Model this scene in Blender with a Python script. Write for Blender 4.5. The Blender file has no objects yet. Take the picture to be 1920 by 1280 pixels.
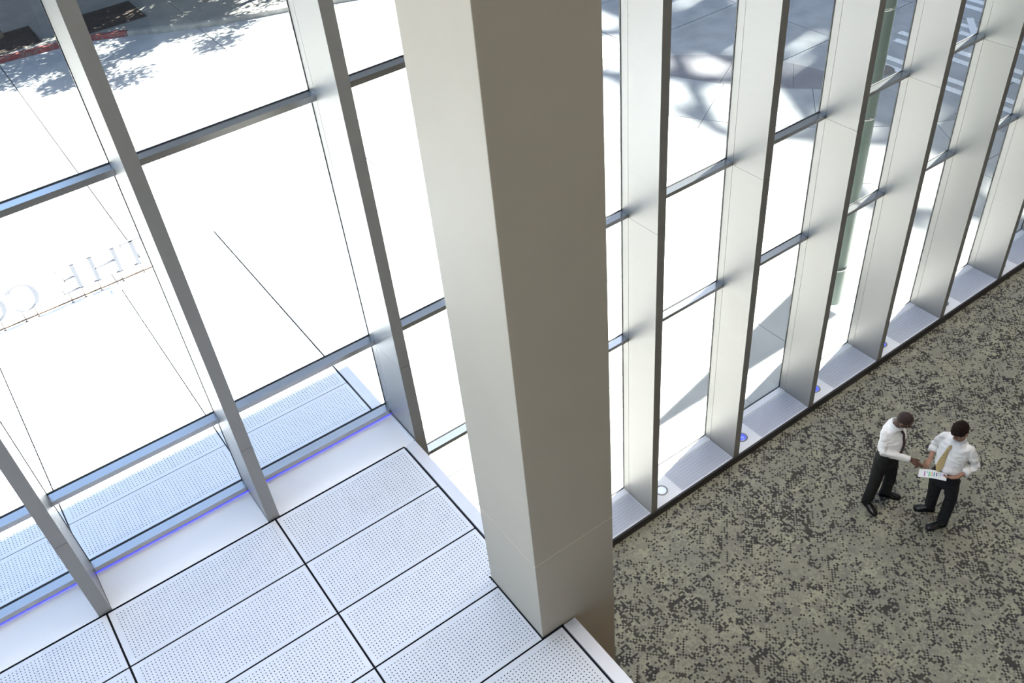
import bpy, bmesh, math, random
from mathutils import Vector, Matrix, noise
from math import sin, cos, pi, radians
random.seed(7)
S = bpy.context.scene
COL = S.collection

# ------------------------------------------------------------------ camera
R = ((0.81026498, -0.58003009, -0.08387944),
     (-0.43408542, -0.49780945, -0.7508366),
     (0.39375185, 0.64478744, -0.65514017))
cd = bpy.data.cameras.new('camera'); cam = bpy.data.objects.new('camera', cd); COL.objects.link(cam)
cd.sensor_width = 36; cd.lens = 36 * 1740.234 / 1920; cd.clip_start = .05; cd.clip_end = 500
m3 = Matrix((R[0], [-v for v in R[1]], [-v for v in R[2]])).transposed()
cam.matrix_world = Matrix.Translation((0, 0, 10)) @ m3.to_4x4()
S.camera = cam

# ------------------------------------------------------------------ light and exposure
EL = radians(52); AZ = radians(11.5)
SUN = Vector((cos(AZ) * cos(EL), sin(AZ) * cos(EL), sin(EL)))
w = bpy.data.worlds.new('sky'); S.world = w; w.use_nodes = True
nt = w.node_tree; nt.nodes.clear()
sky = nt.nodes.new('ShaderNodeTexSky'); sky.sky_type = 'NISHITA'; sky.sun_disc = False
sky.sun_elevation = EL; sky.sun_rotation = pi / 2 - AZ; sky.altitude = 50; sky.air_density = 1.0; sky.dust_density = 1.6
bg = nt.nodes.new('ShaderNodeBackground'); bg.inputs[1].default_value = 0.32
wo = nt.nodes.new('ShaderNodeOutputWorld')
nt.links.new(sky.outputs[0], bg.inputs[0]); nt.links.new(bg.outputs[0], wo.inputs[0])
sl = bpy.data.lights.new('sun', 'SUN'); sl.energy = 31.0; sl.angle = radians(0.53); sl.color = (1, .965, .9)
so = bpy.data.objects.new('sun', sl); COL.objects.link(so)
so.rotation_euler = SUN.to_track_quat('Z', 'Y').to_euler(); so.location = (30, 12, 40)
S.view_settings.view_transform = 'Standard'; S.view_settings.look = 'None'
S.view_settings.gamma = 1; S.view_settings.use_curve_mapping = False
S.view_settings.exposure = 0.86
for i, lx in enumerate((-3.5, 3.5, 10.5, 17.5)):          # the hall's ceiling lamps
    for ly in (-4.5, 2.0):
        al = bpy.data.lights.new('ceiling_lamp', 'AREA'); al.shape = 'RECTANGLE'; al.size = 4; al.size_y = 3; al.energy = 6; al.color = (1, .80, .58)
        ao = bpy.data.objects.new('ceiling_lamp', al); COL.objects.link(ao); ao.location = (lx, ly, 15.9)
for i in range(8):                                         # added fill lights along the glass wall, brightening ledge and carpet
    al = bpy.data.lights.new('facade_fill', 'AREA'); al.shape = 'RECTANGLE'; al.size = 3.2; al.size_y = .7; al.energy = 78; al.color = (1, .97, .94)
    ao = bpy.data.objects.new('facade_fill', al); COL.objects.link(ao); ao.location = (-6 + i * 3.8, 4.9, 15.9)

# ------------------------------------------------------------------ materials
def mat(name, col, rough=.6, metal=0., var=0., scale=8., bump=0., bscale=60., emit=None, estr=0., spec=None, coord='Object', stretch=None, col2=None, lo=.35, hi=.65):
    m = bpy.data.materials.new(name); m.use_nodes = True; n = m.node_tree
    b = n.nodes['Principled BSDF']
    b.inputs['Base Color'].default_value = (*col, 1); b.inputs['Roughness'].default_value = rough
    b.inputs['Metallic'].default_value = metal
    if spec is not None: b.inputs['Specular IOR Level'].default_value = spec
    if emit: b.inputs['Emission Color'].default_value = (*emit, 1); b.inputs['Emission Strength'].default_value = estr
    tc = n.nodes.new('ShaderNodeTexCoord'); src = tc.outputs[coord]
    if stretch:
        mp = n.nodes.new('ShaderNodeMapping'); mp.inputs['Scale'].default_value = stretch
        n.links.new(src, mp.inputs[0]); src = mp.outputs[0]
    if var or col2:
        t = n.nodes.new('ShaderNodeTexNoise'); t.inputs['Scale'].default_value = scale; t.inputs['Detail'].default_value = 5
        n.links.new(src, t.inputs['Vector'])
        r = n.nodes.new('ShaderNodeValToRGB'); r.color_ramp.elements[0].position = lo; r.color_ramp.elements[1].position = hi
        c2 = col2 or tuple(c * (1 - var) for c in col)
        r.color_ramp.elements[0].color = (*c2, 1); r.color_ramp.elements[1].color = (*col, 1)
        n.links.new(t.outputs[0], r.inputs[0]); n.links.new(r.outputs[0], b.inputs['Base Color'])
    if bump:
        t = n.nodes.new('ShaderNodeTexNoise'); t.inputs['Scale'].default_value = bscale; t.inputs['Detail'].default_value = 4
        n.links.new(src, t.inputs['Vector'])
        bp = n.nodes.new('ShaderNodeBump'); bp.inputs['Strength'].default_value = bump; bp.inputs['Distance'].default_value = .01
        n.links.new(t.outputs[0], bp.inputs['Height']); n.links.new(bp.outputs[0], b.inputs['Normal'])
    return m

def glass_mat(name, tint=(.93, .96, .95)):
    m = bpy.data.materials.new(name); m.use_nodes = True; n = m.node_tree; n.nodes.clear()
    o = n.nodes.new('ShaderNodeOutputMaterial'); mx = n.nodes.new('ShaderNodeMixShader')
    t = n.nodes.new('ShaderNodeBsdfTransparent'); t.inputs[0].default_value = (*tint, 1)
    g = n.nodes.new('ShaderNodeBsdfGlossy'); g.inputs['Roughness'].default_value = 0.0
    f = n.nodes.new('ShaderNodeFresnel'); f.inputs['IOR'].default_value = 1.45
    geo = n.nodes.new('ShaderNodeNewGeometry')
    k = n.nodes.new('ShaderNodeMath'); k.operation = 'MULTIPLY_ADD'   # same fresnel whichever side is seen
    k.inputs[1].default_value = 1 / 1.45 - 1.45; k.inputs[2].default_value = 1.45
    n.links.new(geo.outputs['Backfacing'], k.inputs[0])
    n.links.new(k.outputs[0], f.inputs['IOR'])
    n.links.new(f.outputs[0], mx.inputs[0]); n.links.new(t.outputs[0], mx.inputs[1]); n.links.new(g.outputs[0], mx.inputs[2])
    n.links.new(mx.outputs[0], o.inputs[0]); return m

TRANS = mat('satin_transom', (.54, .545, .56), .22, .85, var=.02, scale=3)
ALU = mat('satin_aluminium', (.34, .33, .32), .42, .42, var=.015, scale=3, stretch=(1, 1, 8))
ALU_DK = mat('satin_aluminium_dark', (.16, .15, .14), .5, .2)
PANEL = mat('perforated_aluminium', (.76, .79, .86), .45, .25, var=.04, scale=2.5)
TRIM = mat('anodised_trim', (.78, .79, .86), .38, .35, var=.05, scale=4)
SHEET = mat('painted_sheet', (.91, .91, .94), .4, .1, var=.03, scale=1.5)
VOID = mat('dark_void', (.006, .007, .012), .9)
GASK = mat('black_gasket', (.015, .015, .018), .6)
COLM = mat('beige_column_paint', (.48, .42, .34), .55, 0, var=.05, scale=1.3, bump=.04, bscale=220)
SEAMM = mat('cream_joint', (.78, .70, .50), .6)
SEAMG = mat('grey_joint', (.30, .30, .29), .6)
GLASS = glass_mat('window_glass')
SILLW = mat('white_sill', (.90, .90, .93), .4, .05, var=.03, scale=3)
GRILLE = mat('grille_bars', (.76, .77, .84), .45, .2)
EDGE = mat('dark_bronze_edge', (.05, .045, .045), .5, .3)
CONC = mat('light_concrete', (.40, .40, .395), .85, 0, var=.14, scale=1.1, bump=.3, bscale=70)
CONC2 = mat('grey_concrete', (.33, .34, .35), .85, 0, var=.22, scale=1.7, bump=.3, bscale=60)
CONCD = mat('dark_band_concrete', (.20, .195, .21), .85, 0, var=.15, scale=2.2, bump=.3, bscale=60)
JOINT = mat('joint_filler', (.16, .155, .15), .9)
ROAD = mat('street_concrete', (.36, .36, .36), .88, 0, var=.2, scale=.9, bump=.5, bscale=30)
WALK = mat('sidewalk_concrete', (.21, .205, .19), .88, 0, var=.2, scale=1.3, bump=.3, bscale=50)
CURB = mat('curb_concrete', (.30, .29, .27), .85, 0, var=.3, scale=4, bump=.4, bscale=40)
REDP = mat('red_curb_paint', (.20, .045, .045), .7, 0, col2=(.16, .11, .10), scale=9, lo=.42, hi=.5)
YELP = mat('yellow_curb_paint', (.50, .36, .10), .7, 0, col2=(.36, .30, .2), scale=9, lo=.42, hi=.5)
WPAINT = mat('white_road_paint', (.74, .74, .74), .7, 0, var=.2, scale=14, bump=.2)
SOIL = mat('tree_pit_soil', (.05, .035, .028), .95, 0, var=.5, scale=9, bump=1, bscale=30)
BARK = mat('bark', (.16, .13, .10), .9, 0, var=.5, scale=7, bump=1, bscale=20, stretch=(1, 1, .25))
LEAF = mat('leaf', (.06, .13, .035), .6, 0, var=.4, scale=3)
STONE = mat('dark_building_stone', (.10, .095, .085), .7, 0, var=.3, scale=1.5)
TOWER = mat('tower_cladding', (.35, .34, .32), .6, 0, var=.15, scale=.3)
STEEL = mat('grey_green_steel', (.22, .28, .25), .38, .5, var=.1, scale=6)
RING = mat('polished_band', (.8, .8, .8), .15, 1)
LETTER = mat('letter_white', (.165, .165, .185), .5, 0, var=.04)
BRONZE = mat('bronze_rail', (.16, .11, .08), .5, .4)
BLUE = mat('blue_led', (.1, .1, .8), .5, 0, emit=(.03, .04, .9), estr=1.2)
LENS = mat('blue_lens', (.10, .14, .62), .1, .2, emit=(.08, .1, .9), estr=.6)
LENSW = mat('frosted_lens', (.72, .76, .86), .2, 0, emit=(.6, .7, 1), estr=.3)
IWALL = mat('interior_plaster', (.25, .19, .135), .8, 0, var=.05, scale=1)
ICEIL = mat('ceiling_paint', (.74, .70, .64), .8, 0, var=.03)

def carpet():
    m = bpy.data.materials.new('pixel_carpet'); m.use_nodes = True; n = m.node_tree; N = n.nodes; Lk = n.links.new
    b = N['Principled BSDF']; b.inputs['Roughness'].default_value = .95; b.inputs['Specular IOR Level'].default_value = .15
    tc = N.new('ShaderNodeTexCoord'); g = .0245
    def vm(op, a, v=None):
        x = N.new('ShaderNodeVectorMath'); x.operation = op; Lk(a, x.inputs[0])
        if v is not None: x.inputs[1].default_value = v
        return x.outputs[0]
    sn = vm('SNAP', tc.outputs['Object'], (g, g, 1))
    def noise_(src, sc, det=2, rough=.5, off=(0, 0, 0), st=(1, 1, 1)):
        mp = N.new('ShaderNodeMapping'); mp.inputs['Location'].default_value = off; mp.inputs['Scale'].default_value = st
        Lk(src, mp.inputs[0]); t = N.new('ShaderNodeTexNoise'); t.inputs['Scale'].default_value = sc
        t.inputs['Detail'].default_value = det; t.inputs['Roughness'].default_value = rough; Lk(mp.outputs[0], t.inputs['Vector']); return t.outputs[0]
    def wn(src, off):
        a = N.new('ShaderNodeVectorMath'); a.operation = 'ADD'; a.inputs[1].default_value = off; Lk(src, a.inputs[0])
        x = N.new('ShaderNodeTexWhiteNoise'); x.noise_dimensions = '2D'; Lk(a.outputs[0], x.inputs['Vector']); return x.outputs['Value']
    def mth(op, a, b_, c=None):
        x = N.new('ShaderNodeMath'); x.operation = op
        for i, v in enumerate((a, b_, c)):
            if v is None: continue
            if isinstance(v, (int, float)): x.inputs[i].default_value = v
            else: Lk(v, x.inputs[i])
        return x.outputs[0]
    def ramp(f, stops, interp='CONSTANT'):
        r = N.new('ShaderNodeValToRGB'); r.color_ramp.interpolation = interp
        e = r.color_ramp.elements
        while len(e) < len(stops): e.new(.5)
        for el, (p, c) in zip(e, stops): el.position = p; el.color = (*c, 1)
        Lk(f, r.inputs[0]); return r.outputs[0]
    def mix(f, a, c):
        x = N.new('ShaderNodeMix'); x.data_type = 'RGBA'
        Lk(f, x.inputs[0]); Lk(a, x.inputs[6]); Lk(c, x.inputs[7]); return x.outputs[2]
    # small dark pixels in clusters
    c1 = noise_(sn, 6.2, 3, .68)
    v1 = mth('ADD', mth('MULTIPLY', c1, 1.25), mth('MULTIPLY', wn(sn, (3.1, 7.7, 0)), .46))
    ck = N.new('ShaderNodeTexChecker'); ck.inputs['Scale'].default_value = 1 / g; ck.inputs[1].default_value = (1, 1, 1, 1); ck.inputs[2].default_value = (0, 0, 0, 1)
    hb = N.new('ShaderNodeVectorMath'); hb.operation = 'ADD'; hb.inputs[1].default_value = (g * .5, g * .5, g * .5); Lk(sn, hb.inputs[0]); Lk(hb.outputs[0], ck.inputs[0])
    big = noise_(sn, 1.1, 2, .5, (8, 3, 5)); v1 = mth('ADD', v1, mth('MULTIPLY', mth('SUBTRACT', big, .5), .5))
    dark = mth('GREATER_THAN', mth('ADD', v1, mth('MULTIPLY', ck.outputs['Fac'], .14)), 1.035)
    # mid tone pixels
    c2 = noise_(sn, 7.0, 3, .6, (11, 5, 2))
    v2 = mth('ADD', mth('MULTIPLY', c2, 1.5), mth('MULTIPLY', wn(sn, (13.1, 17.7, 0)), .5))
    mid = mth('GREATER_THAN', v2, 1.0)
    base = ramp(noise_(sn, 2.2, 4, .65, (4, 9, 1)), [(.3, (.30, .285, .235)), (.5, (.355, .34, .26)), (.66, (.43, .41, .295))], 'LINEAR')
    midc = ramp(noise_(sn, 3.0, 3, .6, (7, 2, 6)), [(.35, (.245, .232, .20)), (.65, (.31, .297, .23))], 'LINEAR')
    drk = ramp(noise_(sn, 4.0, 2, .6, (1, 6, 3)), [(.35, (.062, .056, .056)), (.65, (.088, .082, .068))], 'LINEAR')
    out = mix(dark, mix(mid, base, midc), drk)
    # pile grain
    fz = noise_(tc.outputs['Object'], 260, 2)
    hs = N.new('ShaderNodeMix'); hs.data_type = 'RGBA'; hs.blend_type = 'MULTIPLY'; hs.inputs[0].default_value = .5
    gr = ramp(fz, [(.3, (.62, .62, .62)), (.7, (1.15, 1.15, 1.15))], 'LINEAR')
    Lk(out, hs.inputs[6]); Lk(gr, hs.inputs[7]); Lk(hs.outputs[2], b.inputs['Base Color'])
    bp = N.new('ShaderNodeBump'); bp.inputs['Strength'].default_value = .5; bp.inputs['Distance'].default_value = .004
    Lk(fz, bp.inputs['Height']); Lk(bp.outputs[0], b.inputs['Normal'])
    return m
CARPET = carpet()

# ------------------------------------------------------------------ helpers
def link(o, parent=None):
    COL.objects.link(o)
    if parent: o.parent = parent
    return o
def tag(o, label=None, cat=None, group=None, kind=None):
    if label: o['label'] = label
    if cat: o['category'] = cat
    if group: o['group'] = group
    if kind: o['kind'] = kind
    return o
def empty(name, loc=(0, 0, 0), **k):
    o = bpy.data.objects.new(name, None); o.location = loc; o.empty_display_size = .2
    link(o); return tag(o, **k)
def mesh(name, V, F, m, parent=None, smooth=False, loc=None):
    me = bpy.data.meshes.new(name); me.from_pydata([tuple(v) for v in V], [], F); me.materials.append(m)
    if smooth: me.polygons.foreach_set('use_smooth', [True] * len(me.polygons))
    me.update(); o = bpy.data.objects.new(name, me)
    if loc is not None: o.location = loc
    return link(o, parent)
def inst(name, me, parent=None, loc=(0, 0, 0), rz=0):
    o = bpy.data.objects.new(name, me); o.location = loc; o.rotation_euler = (0, 0, rz); return link(o, parent)
class MB:
    def __init__(s): s.V = []; s.F = []
    def add(s, V, F):
        k = len(s.V); s.V += [tuple(v) for v in V]; s.F += [tuple(i + k for i in f) for f in F]; return s
    def box(s, x0, x1, y0, y1, z0, z1):
        return s.add([(x0, y0, z0), (x1, y0, z0), (x1, y1, z0), (x0, y1, z0), (x0, y0, z1), (x1, y0, z1), (x1, y1, z1), (x0, y1, z1)],
                     [(3, 2, 1, 0), (4, 5, 6, 7), (0, 1, 5, 4), (1, 2, 6, 5), (2, 3, 7, 6), (3, 0, 4, 7)])
    def prism(s, P, z0, z1):
        n = len(P)
        a = sum(P[i][0] * P[(i + 1) % n][1] - P[(i + 1) % n][0] * P[i][1] for i in range(n))
        if a < 0: P = P[::-1]
        return s.add([(x, y, z0) for x, y in P] + [(x, y, z1) for x, y in P],
                     [tuple(range(n))[::-1], tuple(range(n, 2 * n))] + [(i, (i + 1) % n, (i + 1) % n + n, i + n) for i in range(n)])
    def tube(s, a, b, r0, r1=None, n=12):
        a = Vector(a); b = Vector(b); r1 = r0 if r1 is None else r1; d = (b - a).normalized()
        u = d.orthogonal().normalized(); v = d.cross(u)
        V = [a + (u * cos(t) + v * sin(t)) * r0 for t in [2 * pi * i / n for i in range(n)]] + [b + (u * cos(t) + v * sin(t)) * r1 for t in [2 * pi * i / n for i in range(n)]]
        return s.add(V, [(i, (i + 1) % n, (i + 1) % n + n, i + n) for i in range(n)] + [tuple(range(n))[::-1], tuple(range(n, 2 * n))])
    def build(s, name, m, parent=None, smooth=False, loc=None): return mesh(name, s.V, s.F, m, parent, smooth, loc)
def B(name, m, parent, *a): return MB().box(*a).build(name, m, parent)
def clip(P, nx, ny, c):   # keep nx*x+ny*y>=c
    out = []
    for i in range(len(P)):
        a = P[i]; b = P[(i + 1) % len(P)]; da = nx * a[0] + ny * a[1] - c; db = nx * b[0] + ny * b[1] - c
        if da >= 0: out.append(a)
        if (da >= 0) != (db >= 0):
            t = da / (da - db); out.append((a[0] + (b[0] - a[0]) * t, a[1] + (b[1] - a[1]) * t))
    return out

CZ = -.13            # carpet level; the sill and the plaza are at 0
PITCH = 1.531; X0 = 0.855; MW = .105
YI, YM, YG = 5.775, 6.228, 6.33
def mx(k): return X0 + PITCH * k
K0, K1 = -4, 14
TOPZ = 14.4
EDGEX = mx(1) - MW / 2 - .008   # ledge edge against the mullion (2.33)

# ------------------------------------------------------------------ room shell
fl = MB().box(-9, 24, -9, 5.76, CZ - .1, CZ).build('floor', CARPET); tag(fl, 'olive grey carpet with a scattered dark pixel pattern', kind='structure')
tag(B('ceiling', ICEIL, None, -9, 24, -9, 6.4, 16, 16.3), kind='structure')
tag(B('wall_back', IWALL, None, -9, 24, -9.2, -9, CZ, 16), kind='structure')
wl = empty('wall_left', (-9.1, 0, 0), kind='structure')      # the glass wall turns the corner on the left
B('glass_pane', GLASS, wl, -.006, .006, -9, 6.3, .05, 15.2)
B('base_curb', IWALL, wl, -.1, .1, -9, 6.4, CZ, .05); B('head_panel', IWALL, wl, -.1, .1, -9, 6.4, 15.2, 16)
for i in range(10): B('mullion', ALU, wl, -.05, .05, -9 + i * 1.66, -8.9 + i * 1.66, .05, 15.2)
tag(B('wall_right', IWALL, None, 24, 24.2, -9, 6.4, CZ, 16), kind='structure')

# ------------------------------------------------------------------ curtain wall
wf = empty('wall_front', (X0, YG, 0), kind='structure')
B('head_panel', SHEET, wf, -9 - X0, 24 - X0, -.5, .05, TOPZ, 16)
# mullion: frame strip at the glass, groove, deep box, joint at 4.49 and 9.4
def mullion_mesh(z0, z1):
    m = MB(); h = MW / 2
    cuts = [z0] + [c for c in (4.49, 9.37, 13.9) if z0 < c < z1] + [z1]
    for a, b in zip(cuts, cuts[1:]):
        aa = a + (.0018 if a != z0 else 0); bb = b - (.0018 if b != z1 else 0)
        m.box(-h, h, YI - YG, YM - YG - .002, aa, bb)
        m.box(-h, h, YM - YG + .002, .0, aa, bb)
    m.box(-h + .004, h - .004, YI - YG + .004, -.004, z0 + .01, z1 - .01)
    return m
full = mullion_mesh(-.02, TOPZ); fm = None; up = mullion_mesh(3.57, TOPZ); um = None
SCR = MB()
for z in [z0 + i * 1.22 for z0 in (.55,) for i in range(11)]: SCR.tube((-MW / 2 - .0015, YM - YG - .014, z), (-MW / 2 + .003, YM - YG - .014, z), .004, n=6)
scr_me = None
for k in range(K0, K1 + 1):
    lowfull = k >= 1
    if lowfull:
        if fm is None: o = full.build('mullion', ALU, wf); fm = o.data
        else: o = inst('mullion', fm, wf)
    else:
        if um is None: o = up.build('mullion', ALU, wf); um = o.data
        else: o = inst('mullion', um, wf)
    o.location = (mx(k) - X0, 0, 0)
    if scr_me is None: q = SCR.build('screw_row', SEAMG, o); scr_me = q.data
    else: q = inst('screw_row', scr_me, o)
    tag(q, kind='stuff')
    # cap of the mullion outside the glass
    B('outer_cap', ALU, o, -.018, .018, .012, .03, 3.7 if not lowfull else .02, TOPZ)

ROWS = [2.80, 4.53, 6.97, 9.41, 11.85, 14.3]
bw = PITCH - MW
# shared meshes for one bay, local x from left mullion face 0..bw, local y relative to glass
def T_mesh(ztop, t=.048):
    m = MB().box(0, bw, YM - YG, -.004, ztop - t, ztop); return m
grm = MB()
gx0, gx1 = .472, bw - .006
nb = 62
for i in range(nb):
    x = gx0 + .008 + (gx1 - gx0 - .016) * i / (nb - 1); grm.box(x - .0042, x + .0042, YI - YG + .018, YM - YG - .022, -.012, -.001)
for j in range(9):
    y = YI - YG + .03 + j * .048; grm.box(gx0 + .004, gx1 - .004, y - .003, y + .003, -.014, -.004)
gr_me = None; share = {}
def shared(name, mb, mt, parent):
    key = (name, round(sum(v[0] * 1.3 + v[1] * 2.1 + v[2] * 3.7 for v in mb.V[:16]), 4), len(mb.V), mt.name)
    if key in share: return inst(name, share[key], parent)
    o = mb.build(name, mt, parent); share[key] = o.data; return o
nwin = 0
for k in range(K0, K1):
    nwin += 1; xl = mx(k) + MW / 2; ledgebay = k < 1
    W = empty('window_%d' % nwin, (xl, YG, 0), kind='structure')
    rows = [z for z in ROWS if not (ledgebay and z < 4)]
    z = 3.64 if ledgebay else .0
    zs = [z] + rows
    for i, zt in enumerate(rows):
        shared('transom', T_mesh(zt), TRANS, W)
    # outside pressure caps of the transoms
    for a, b in zip(zs, zs[1:]):
        shared('glass_pane', MB().box(.006, bw - .006, .0, .01, a + .004, b - .052), GLASS, W)
    g = MB()
    g.box(0, .005, -.003, .013, zs[0], TOPZ - .1); g.box(bw - .0055, bw, -.003, .013, zs[0], TOPZ - .1)
    for zt in zs:
        g.box(0, bw, -.0035, .014, zt - .004, zt + .005)
        if zt != zs[0]: g.box(0, bw, -.0035, .014, zt - .058, zt - .048)
    shared('gasket', g, GASK, W)
    if ledgebay:
        shared('bottom_rail', MB().box(0, bw, YM - YG, -.004, 3.588, 3.64), TRANS, W)
        tag(shared('led_strip', MB().box(0, bw, YM - YG + .004, YM - YG + .012, 3.571, 3.579), BLUE, W), 'thin glowing blue light strip under the rail')
    else:
        shared('sill', MB().box(0, bw, YM - YG, -.004, -.03, .004), SILLW, W)
        shared('sill_plate', MB().box(.002, gx0 - .002, YI - YG + .004, YM - YG - .003, -.03, .0), SILLW, W)
        fr = MB().box(gx0, gx1, YI - YG + .004, YI - YG + .016, -.03, 0).box(gx0, gx1, YM - YG - .018, YM - YG - .004, -.03, 0).box(gx0, gx0 + .005, YI - YG + .016, YM - YG - .018, -.03, 0).box(gx1 - .004, gx1, YI - YG + .016, YM - YG - .018, -.03, 0)
        f_ = shared('grille_frame', fr, SILLW, W)
        if gr_me is None: q = grm.build('grille', GRILLE, W); gr_me = q.data
        else: q = inst('grille', gr_me, W)
        tag(q, kind='stuff')
        shared('grille_tray', MB().box(gx0 + .004, gx1 - .004, YI - YG + .01, YM - YG - .01, -.05, -.04), VOID, W)
tag(B('baseboard_front', EDGE, None, 2.34, 23.9, YI - .022, YI + .003, CZ, -.002), kind='structure')
tag(B('trim_1', SEAMG, None, 2.34, 23.9, YI + .003, YG + .05, CZ - .05, -.052), kind='structure')
# round sill lights, one right of each mullion
NM = ['beside the first mullion right of the column', 'beside the second mullion right of the column', 'beside the third mullion right of the column',
      'beside the fourth mullion right of the column', 'beside the fifth mullion right of the column', 'beside the sixth mullion right of the column']
for i in range(6):
    x = mx(3 + i) + MW / 2 + .262
    t = empty('sill_light', (x, 5.975, .0), label=('round clear sill light glowing pale ' if i == 0 else 'round blue sill light ') + NM[i], cat='light', group='round lights sunk in the white sill')
    r = MB(); n = 28
    V = []; 
    for rr, zz in ((.088, .001), (.088, .005), (.070, .005), (.066, .001)):
        V += [(rr * cos(2 * pi * j / n), rr * sin(2 * pi * j / n), zz) for j in range(n)]
    F = [(a * n + j, a * n + (j + 1) % n, (a + 1) * n + (j + 1) % n, (a + 1) * n + j) for a in range(3) for j in range(n)]
    mesh('rim', V, F, ALU, t, True)
    V = [(0, 0, .012)]
    for rr, zz in ((.03, .0105), (.052, .007), (.067, .001)): V += [(rr * cos(2 * pi * j / n), rr * sin(2 * pi * j / n), zz) for j in range(n)]
    F = [(0, 1 + j, 1 + (j + 1) % n) for j in range(n)] + [(1 + a * n + j, 1 + (a + 1) * n + j, 1 + (a + 1) * n + (j + 1) % n, 1 + a * n + (j + 1) % n) for a in range(2) for j in range(n)]
    mesh('lens', V, F, LENSW if i == 0 else LENS, t, True)

# ------------------------------------------------------------------ ledge (inside) and canopy (outside), z top 3.57
ZL = 3.57; HP = .0287
def perf_mesh(name, w_, h_, nx, ny, x0, y0, r=.0052):
    V = []; F = []
    c8 = [(cos(pi / 8 + i * pi / 4), sin(pi / 8 + i * pi / 4)) for i in range(8)]
    e = HP / 2
    sq = [(e, e * .414), (e * .414, e), (-e * .414, e), (-e, e * .414), (-e, -e * .414), (-e * .414, -e), (e * .414, -e), (e, -e * .414)]
    cor = {0: (e, e), 2: (-e, e), 4: (-e, -e), 6: (e, -e)}
    for i in range(nx):
        for j in range(ny):
            cx = x0 + i * HP; cy = y0 + j * HP; k = len(V)
            V += [(cx + a, cy + b, 0) for a, b in sq]; V += [(cx + a * r, cy + b * r, 0) for a, b in c8]
            V += [(cx + a * r, cy + b * r, -.004) for a, b in c8]
            for q in range(8):
                q2 = (q + 1) % 8
                if q in cor:
                    V.append((cx + cor[q][0], cy + cor[q][1], 0)); F.append((k + q, len(V) - 1, k + q2, k + 8 + q2, k + 8 + q))
                else: F.append((k + q, k + q2, k + 8 + q2, k + 8 + q))
                F.append((k + 8 + q, k + 8 + q2, k + 16 + q2, k + 16 + q))
    a0, a1, b0, b1 = x0 - e, x0 + (nx - 1) * HP + e, y0 - e, y0 + (ny - 1) * HP + e
    def quad(x, X, y, Y):
        k = len(V); V.extend([(x, y, 0), (X, y, 0), (X, Y, 0), (x, Y, 0)]); F.append((k, k + 1, k + 2, k + 3))
    quad(0, w_, 0, b0); quad(0, w_, b1, h_); quad(0, a0, b0, b1); quad(a1, w_, b0, b1)
    k = len(V); V += [(0, 0, 0), (w_, 0, 0), (w_, h_, 0), (0, h_, 0), (0, 0, -.004), (w_, 0, -.004), (w_, h_, -.004), (0, h_, -.004)]
    F += [(k, k + 4, k + 5, k + 1), (k + 1, k + 5, k + 6, k + 2), (k + 2, k + 6, k + 7, k + 3), (k + 3, k + 7, k + 4, k)]
    me = bpy.data.meshes.new(name); me.from_pydata(V, [], F); me.materials.append(PANEL); me.update(); return me
G = .017
PA = perf_mesh('perforated_panel', PITCH - G, .611 - G, 50, 18, .058, .052)         # full bay
PR = perf_mesh('perforated_panel_edge', 1.341 - G, .611 - G, 44, 18, .048, .052)    # bay at the open edge
PN = perf_mesh('perforated_panel_cut', 1.156 - G, .611 - G, 38, 18, .048, .052)     # beside the column
gapx = [mx(k) + .006 for k in (-4, -3, -2, -1, 0)]
ledge = empty('ledge', (EDGEX, 3.3, ZL), label='raised indoor ledge of white perforated metal panels with black gaps', cat='ledge')
def L(o): o.location = Vector(o.location) - ledge.location; return o
yj = [5.765 - .6085 * i for i in range(9)]
for r in range(8):
    y0 = yj[r + 1] + G / 2
    for c in range(5):
        x0 = gapx[c] + G / 2
        me = PA if c < 4 else (PN if r == 3 else PR)
        L(inst('panel', me, ledge, (x0, y0, ZL)))
L(B('underlay', VOID, ledge, -6, 2.215, .88, 6.3, ZL - .05, ZL - .02))
# upstand strip per bay, edge trim, fascia
for k in range(-4, 1):
    a = mx(k) + MW / 2 if k < 0 else mx(0) + MW / 2
    L(B('upstand_sheet', SHEET, ledge, mx(k) + MW / 2 + .003, mx(k + 1) - MW / 2 - (.003 if k < 0 else .012), YI + .004, YG - .02, ZL - .004, ZL))
L(B('edge_trim', TRIM, ledge, 2.216, EDGEX, .88, 3.33, ZL - .45, ZL + .001))
L(B('edge_trim', TRIM, ledge, 2.216, EDGEX, 4.066, YI - .002, ZL - .45, ZL + .001))
L(B('edge_lip', TRIM, ledge, EDGEX - .012, EDGEX - .001, YI + .0, YG - .02, ZL - .45, ZL + .012))
L(B('soffit_slab', SHEET, ledge, -6, 2.0, .88, 6.2, ZL - .45, ZL - .055))
L(B('soffit_edge', SHEET, ledge, 2.0, 2.215, .88, 3.32, ZL - .45, ZL - .055))
L(B('soffit_edge', SHEET, ledge, 2.0, 2.215, 4.08, 6.2, ZL - .45, ZL - .055))
L(B('front_fascia', TRIM, ledge, -6, EDGEX, .86, .879, ZL - .45, ZL))
for z_ in (0,):
    tag(B('trim_2', IWALL, None, 2.05, 2.25, 4.1, 5.76, CZ, ZL - .46), kind='structure')
    tag(B('trim_3', IWALL, None, 2.05, 2.25, .9, 3.3, CZ, ZL - .46), kind='structure')

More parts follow.
